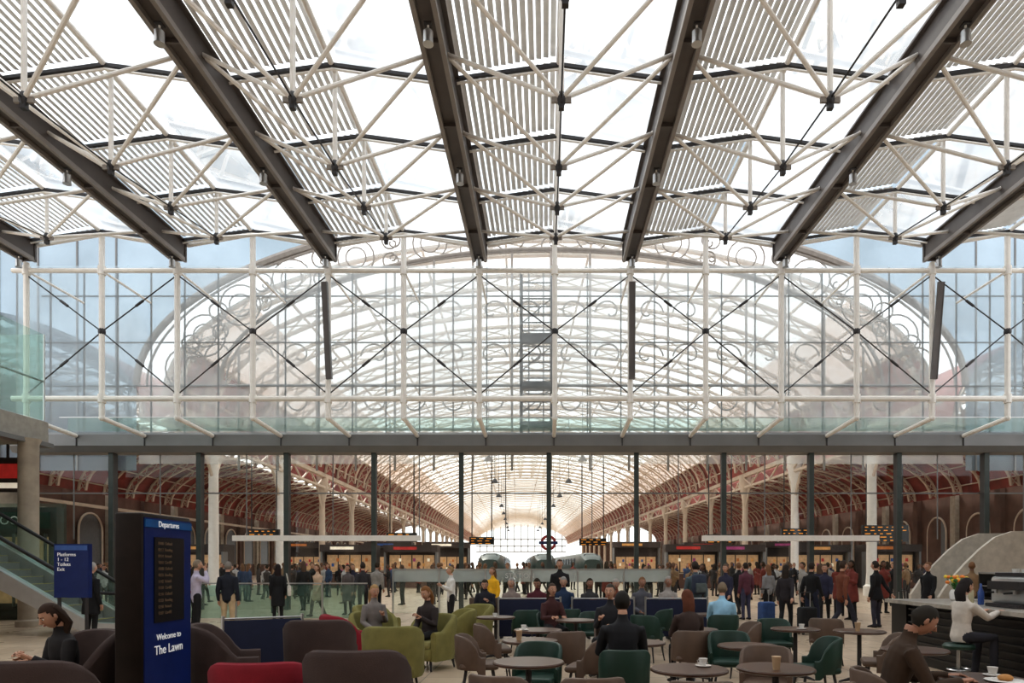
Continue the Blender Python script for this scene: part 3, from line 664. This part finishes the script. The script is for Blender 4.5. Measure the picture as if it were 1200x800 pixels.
add('man_in_navy_jacket',-7.6,16.3,.1,top=(.015,.018,.03),bot=(.5,.38,.24),hair=(.2,.18,.16),h=1.74)
wb=add('woman_in_black_coat',-7.7,19.6,.4,fem=True,long=True,top=BK,bot=BK,coat=.5,h=1.68,hair=(.02,.01,.01))
add('woman_in_beige_coat',-7.3,21.8,2.6,fem=True,long=True,top=(.6,.42,.3),bot=(.1,.08,.07),coat=.55,h=1.68,hair=(.15,.07,.03),pose='walk',arms=('wf','wb'))
add('woman_in_grey_coat',-6.5,22.4,2.9,fem=True,long=True,top=(.12,.1,.1),bot=BK,coat=.5,h=1.66)
add('man_in_dark_suit',-5.8,21.6,.2,top=(.04,.035,.04),bot=BK,h=1.74,pose='walk',arms=('wb','wf'))
b=MB(); b.rbox((.3,-.05,.92),(.1,.36,.3),clothes((.6,.57,.52)),.03); b.path([(.3,-.18,1.05),(.24,-.08,1.4),(.22,.02,1.42),(.3,.1,1.05)],.01,clothes((.6,.57,.52)),6); o=b.obj('handbag'); o.parent=wb
add('man_in_black_shirt',.36,17.8,pi-.1,top=BK,bot=BK,h=1.8,hair=(.1,.06,.04),arms=('phone','down'))
add('woman_in_yellow_jacket',-1.4,18,2.4,fem=True,top=(.75,.42,.02),bot=BK,h=1.6,long=True,hair=(.15,.08,.04))
add('man_in_white_shirt',-2.45,17.6,2.0,top=(.65,.63,.6),bot=BK,h=1.62,hair=(.3,.2,.1),arms=('phone','phone'))
bp=add('man_with_backpack',3.5,16,.2,top=(.1,.14,.16),bot=(.05,.05,.07),h=1.76,pose='walk',arms=('wf','wb'))
b=MB(); b.rbox((0,-.2,1.22),(.32,.2,.46),clothes((.04,.05,.08)),.06); b.rbox((0,-.31,1.14),(.24,.06,.22),clothes((.1,.12,.12)),.02)
for s in(-1,1): b.path([(s*.1,-.12,1.43),(s*.11,.0,1.49),(s*.11,.12,1.38),(s*.12,.11,1.15),(s*.13,-.1,1.05)],.016,DARK,6)
o=b.obj('backpack'); o.parent=bp
add('man_in_rust_jacket',7.2,16.6,-1.3,top=(.17,.055,.03),bot=(.03,.03,.045),h=1.78,pose='walk',stride=.32,arms=('wf','wb'),hair=(.05,.03,.02))
add('man_in_black_jacket',6.95,17.9,-1.0,top=BK,bot=NVY,h=1.74,pose='walk',arms=('wb','wf'))
add('woman_in_dark_jacket',6.0,17.1,-.6,fem=True,long=True,top=(.03,.025,.03),bot=BK,h=1.68,pose='walk',arms=('down','pull'))
add('man_in_dark_coat',8.7,18,.6,top=BK,bot=(.04,.04,.06),h=1.76,arms=('down','pull'),coat=.75)
add('man_in_plum_top',6.0,20.5,.3,top=(.12,.04,.06),bot=(.05,.05,.09),h=1.72)
add('woman_in_grey_top',6.9,21.2,.3,fem=True,top=(.25,.25,.26),bot=BK,h=1.66,long=True,hair=(.2,.1,.05))
def suitcase(x,y,rz,c):
    b=MB(); m=clothes(c); b.rbox((0,0,.36),(.42,.26,.6),m,.05)
    for i in range(5): b.box((-.14+i*.07,-.135,.36),(.015,.012,.5),m)
    for s in(-1,1): b.tube((s*.13,.08,.6),(s*.13,.08,1.0),.01,SILV)
    for s in(-1,1): 
        for t in(-1,1): b.tube((s*.16-.02,t*.09,.035),(s*.16+.02,t*.09,.035),.035,BLK)
    b.tube((-.14,.08,1.0),(.14,.08,1.0),.015,BLK); b.obj('suitcase',(x,y,0),rz)
suitcase(9.1,17.3,.4,(.5,.02,.03)); suitcase(6.0,18.6,.3,(.04,.08,.2)); suitcase(6.25,16.35,.2,BK)
# seated
add('man_seated_in_dark_suit',.82,7.25,0,pose='sit',top=(.01,.01,.013),bot=BK,h=1.8,arms=('table','table'),lean=.12,hair=(.015,.012,.01),vox=.014)
add('woman_seated_in_brown_top',1.95,9.25,.1,pose='sit',top=(.05,.03,.025),bot=BK,fem=True,long=True,h=1.68,arms=('table','table'),lean=.15,hair=(.12,.04,.02))
add('man_seated_in_light_blue_shirt',3.1,12.05,-.3,pose='sit',top=(.3,.5,.65),bot=(.2,.2,.2),h=1.75,arms=('table','phone'),lean=.25,hair=(.2,.15,.1))
m0=add('man_seated_in_brown_jacket',2.85,5.7,-1.8,pose='sit',top=(.05,.028,.016),bot=(.02,.02,.03),h=1.82,arms=('table','table'),lean=.3,pitch=.45,hair=(.02,.015,.01),skin=1,vox=.012)
b=MB(); b.rbox((0,0,0),(.075,.15,.009),BOARD,.004); o=b.obj('mobile_phone',(3.38,5.6,.765)); 
add('woman_seated_in_black_top',-4.48,6.4,2.6,pose='sit',top=(.02,.018,.02),bot=BK,fem=True,long=True,h=1.72,arms=('phone','phone'),lean=.12,pitch=.45,hair=(.04,.02,.012),vox=.014)
add('woman_seated_in_olive_armchair',-1.9,11.15,2.6,pose='sit',top=(.04,.03,.03),bot=BK,fem=True,long=True,h=1.66,arms=('phone','lap'),lean=.1,pitch=.3,hair=(.2,.09,.03),vox=.016)
add('woman_seated_with_grey_cardigan',-2.95,11.7,-2.6,pose='sit',top=(.2,.18,.17),bot=BK,fem=True,long=True,h=1.66,arms=('phone','lap'),pitch=.2,hair=(.35,.22,.1),vox=.016)
add('woman_seated_facing_table',.1,12.3,-2.8,pose='sit',top=(.06,.02,.02),bot=BK,fem=True,long=True,h=1.66,arms=('table','table'),hair=(.05,.03,.02))
add('man_seated_facing_table',1.0,10.6,2.8,pose='sit',top=(.02,.02,.025),bot=BK,h=1.74,arms=('table','phone'),hair=(.06,.05,.04))
add('woman_in_cream_sweater',5.65,9.3,-1.35,pose='sit',seat=.62,top=(.55,.5,.45),bot=(.03,.03,.04),fem=True,long=True,h=1.68,arms=('reach','reach'),lean=.08,pitch=.25,hair=(.015,.01,.01),vox=.015)
b=MB(); b.lathe([(.19,.54),(.2,.58),(.17,.61),(.02,.61)],(0,0,0),GRN,18); b.lathe([(.2,0),(.2,.02),(.03,.05),(.025,.54)],(0,0,0),SILV,16); b.lathe([(.14,.25),(.15,.26),(.14,.27),(.13,.26),(.14,.25)],(0,0,0),SILV,16); b.obj('bar_stool',(5.62,9.3,0))
# bench of waiting people
b=MB(); b.rbox((0,0,.42),(5.0,.5,.08),TPE,.03)
for i in range(4): 
    for s in(-1,1): b.box((-2.2+i*1.46,s*.2,.2),(.05,.05,.4),DARK)
b.rbox((0,.27,.7),(5.0,.06,.4),TPE,.02)
b.obj('waiting_bench',(.7,15.75,0),0)
cols=[((.02,.02,.03),0),((.25,.2,.18),1),((.1,.02,.03),0),((.02,.04,.09),0),((.05,.05,.05),1),((.22,.07,.04),0),((.1,.1,.12),0),((.35,.32,.3),1)]
for i,(c,fm) in enumerate(cols):
    add('seated_traveller',-1.4+i*.6,15.7,pi+random.uniform(-.3,.3),pose='sit',top=c,bot=BK,fem=bool(fm),long=bool(fm),h=1.70+.03*(i%4),arms=random.choice([('phone','lap'),('lap','lap'),('phone','phone')]),pitch=random.uniform(0,.4),hair=random.choice([(.03,.02,.01),(.2,.1,.05),(.3,.28,.26)]),skin=random.choice([0,0,1]))
# crowd variants
var=[]
tops=[BK,(.03,.03,.06),(.3,.28,.26),(.18,.04,.03),(.06,.05,.045),(.04,.07,.14),(.25,.16,.09),(.02,.02,.02),(.4,.4,.4),(.04,.035,.035),BK]
for i,t in enumerate(tops):
    fm=i%2==1
    var.append(person_mesh('pedestrian',pose='walk' if i%3==1 else 'stand',top=t,bot=random.choice([BK,NVY,(.05,.045,.045)]),fem=fm,long=fm,h=1.64+.05*(i%4),coat=.55 if i in(3,7) else 0,arms=[('phone','down'),('wf','wb'),('down','down')][i%3],hair=random.choice([(.03,.02,.01),(.2,.1,.05),(.1,.06,.04)]),skin=random.choice([0,0,1,2]),vox=.024))
pl=[]
tries=0
while len(pl)<210 and tries<7000:
    tries+=1
    y=random.uniform(26.5,46); x=random.uniform(-.78*y,.68*y)
    if y<32 and abs(x)<1: continue
    if any((x-a)**2+(y-c)**2<.72**2 for a,c in pl): continue
    if abs(abs(x+.3)-17.3)<1.2 and (abs(y-36)<1 or abs(y-46)<1.2): continue
    if y>44.8 and abs(x)>6: continue
    pl.append((x,y))
for x,y in pl: place(random.choice(var),'pedestrian',(x,y,0),random.uniform(0,6.28))
for x,y in((-9.2,23.2),(-8.6,24.2),(-5.9,23.8),(5.2,22.6),(7.6,23.4),(8.4,22.3),(9.4,21.9),(11.4,23.1),(9.6,24),(-11.5,22),(-12.8,23.5),(10.3,18.4),(5.0,19.0),(4.6,21.5),(8.0,19.6),(6.3,22.3),(9.1,20.3),(11.6,18.6),(13.1,22.6)): place(random.choice(var),'pedestrian',(x,y,0),random.uniform(0,6.28))
# ------------------------------------------------------------ light and world
w=bpy.data.worlds.new('sky'); S.world=w; w.use_nodes=True; bg=w.node_tree.nodes['Background']
bg.inputs[0].default_value=(.98,.99,1,1); bg.inputs[1].default_value=1.6
sd=bpy.data.lights.new('sun','SUN'); sd.energy=3.0; sd.angle=.2; sd.color=(1,.92,.82); so=bpy.data.objects.new('sun',sd); COL.objects.link(so); so.rotation_euler=(math.radians(-38),math.radians(-22),0)
# ------------------------------------------------------------ camera
cd=bpy.data.cameras.new('camera'); cd.sensor_width=36; cd.lens=24; cd.shift_y=260/1200; cd.shift_x=-40/1200; cd.clip_end=1000
co=bpy.data.objects.new('camera',cd); COL.objects.link(co); co.location=(0,0,1.7); co.rotation_euler=(pi/2,0,0); S.camera=co
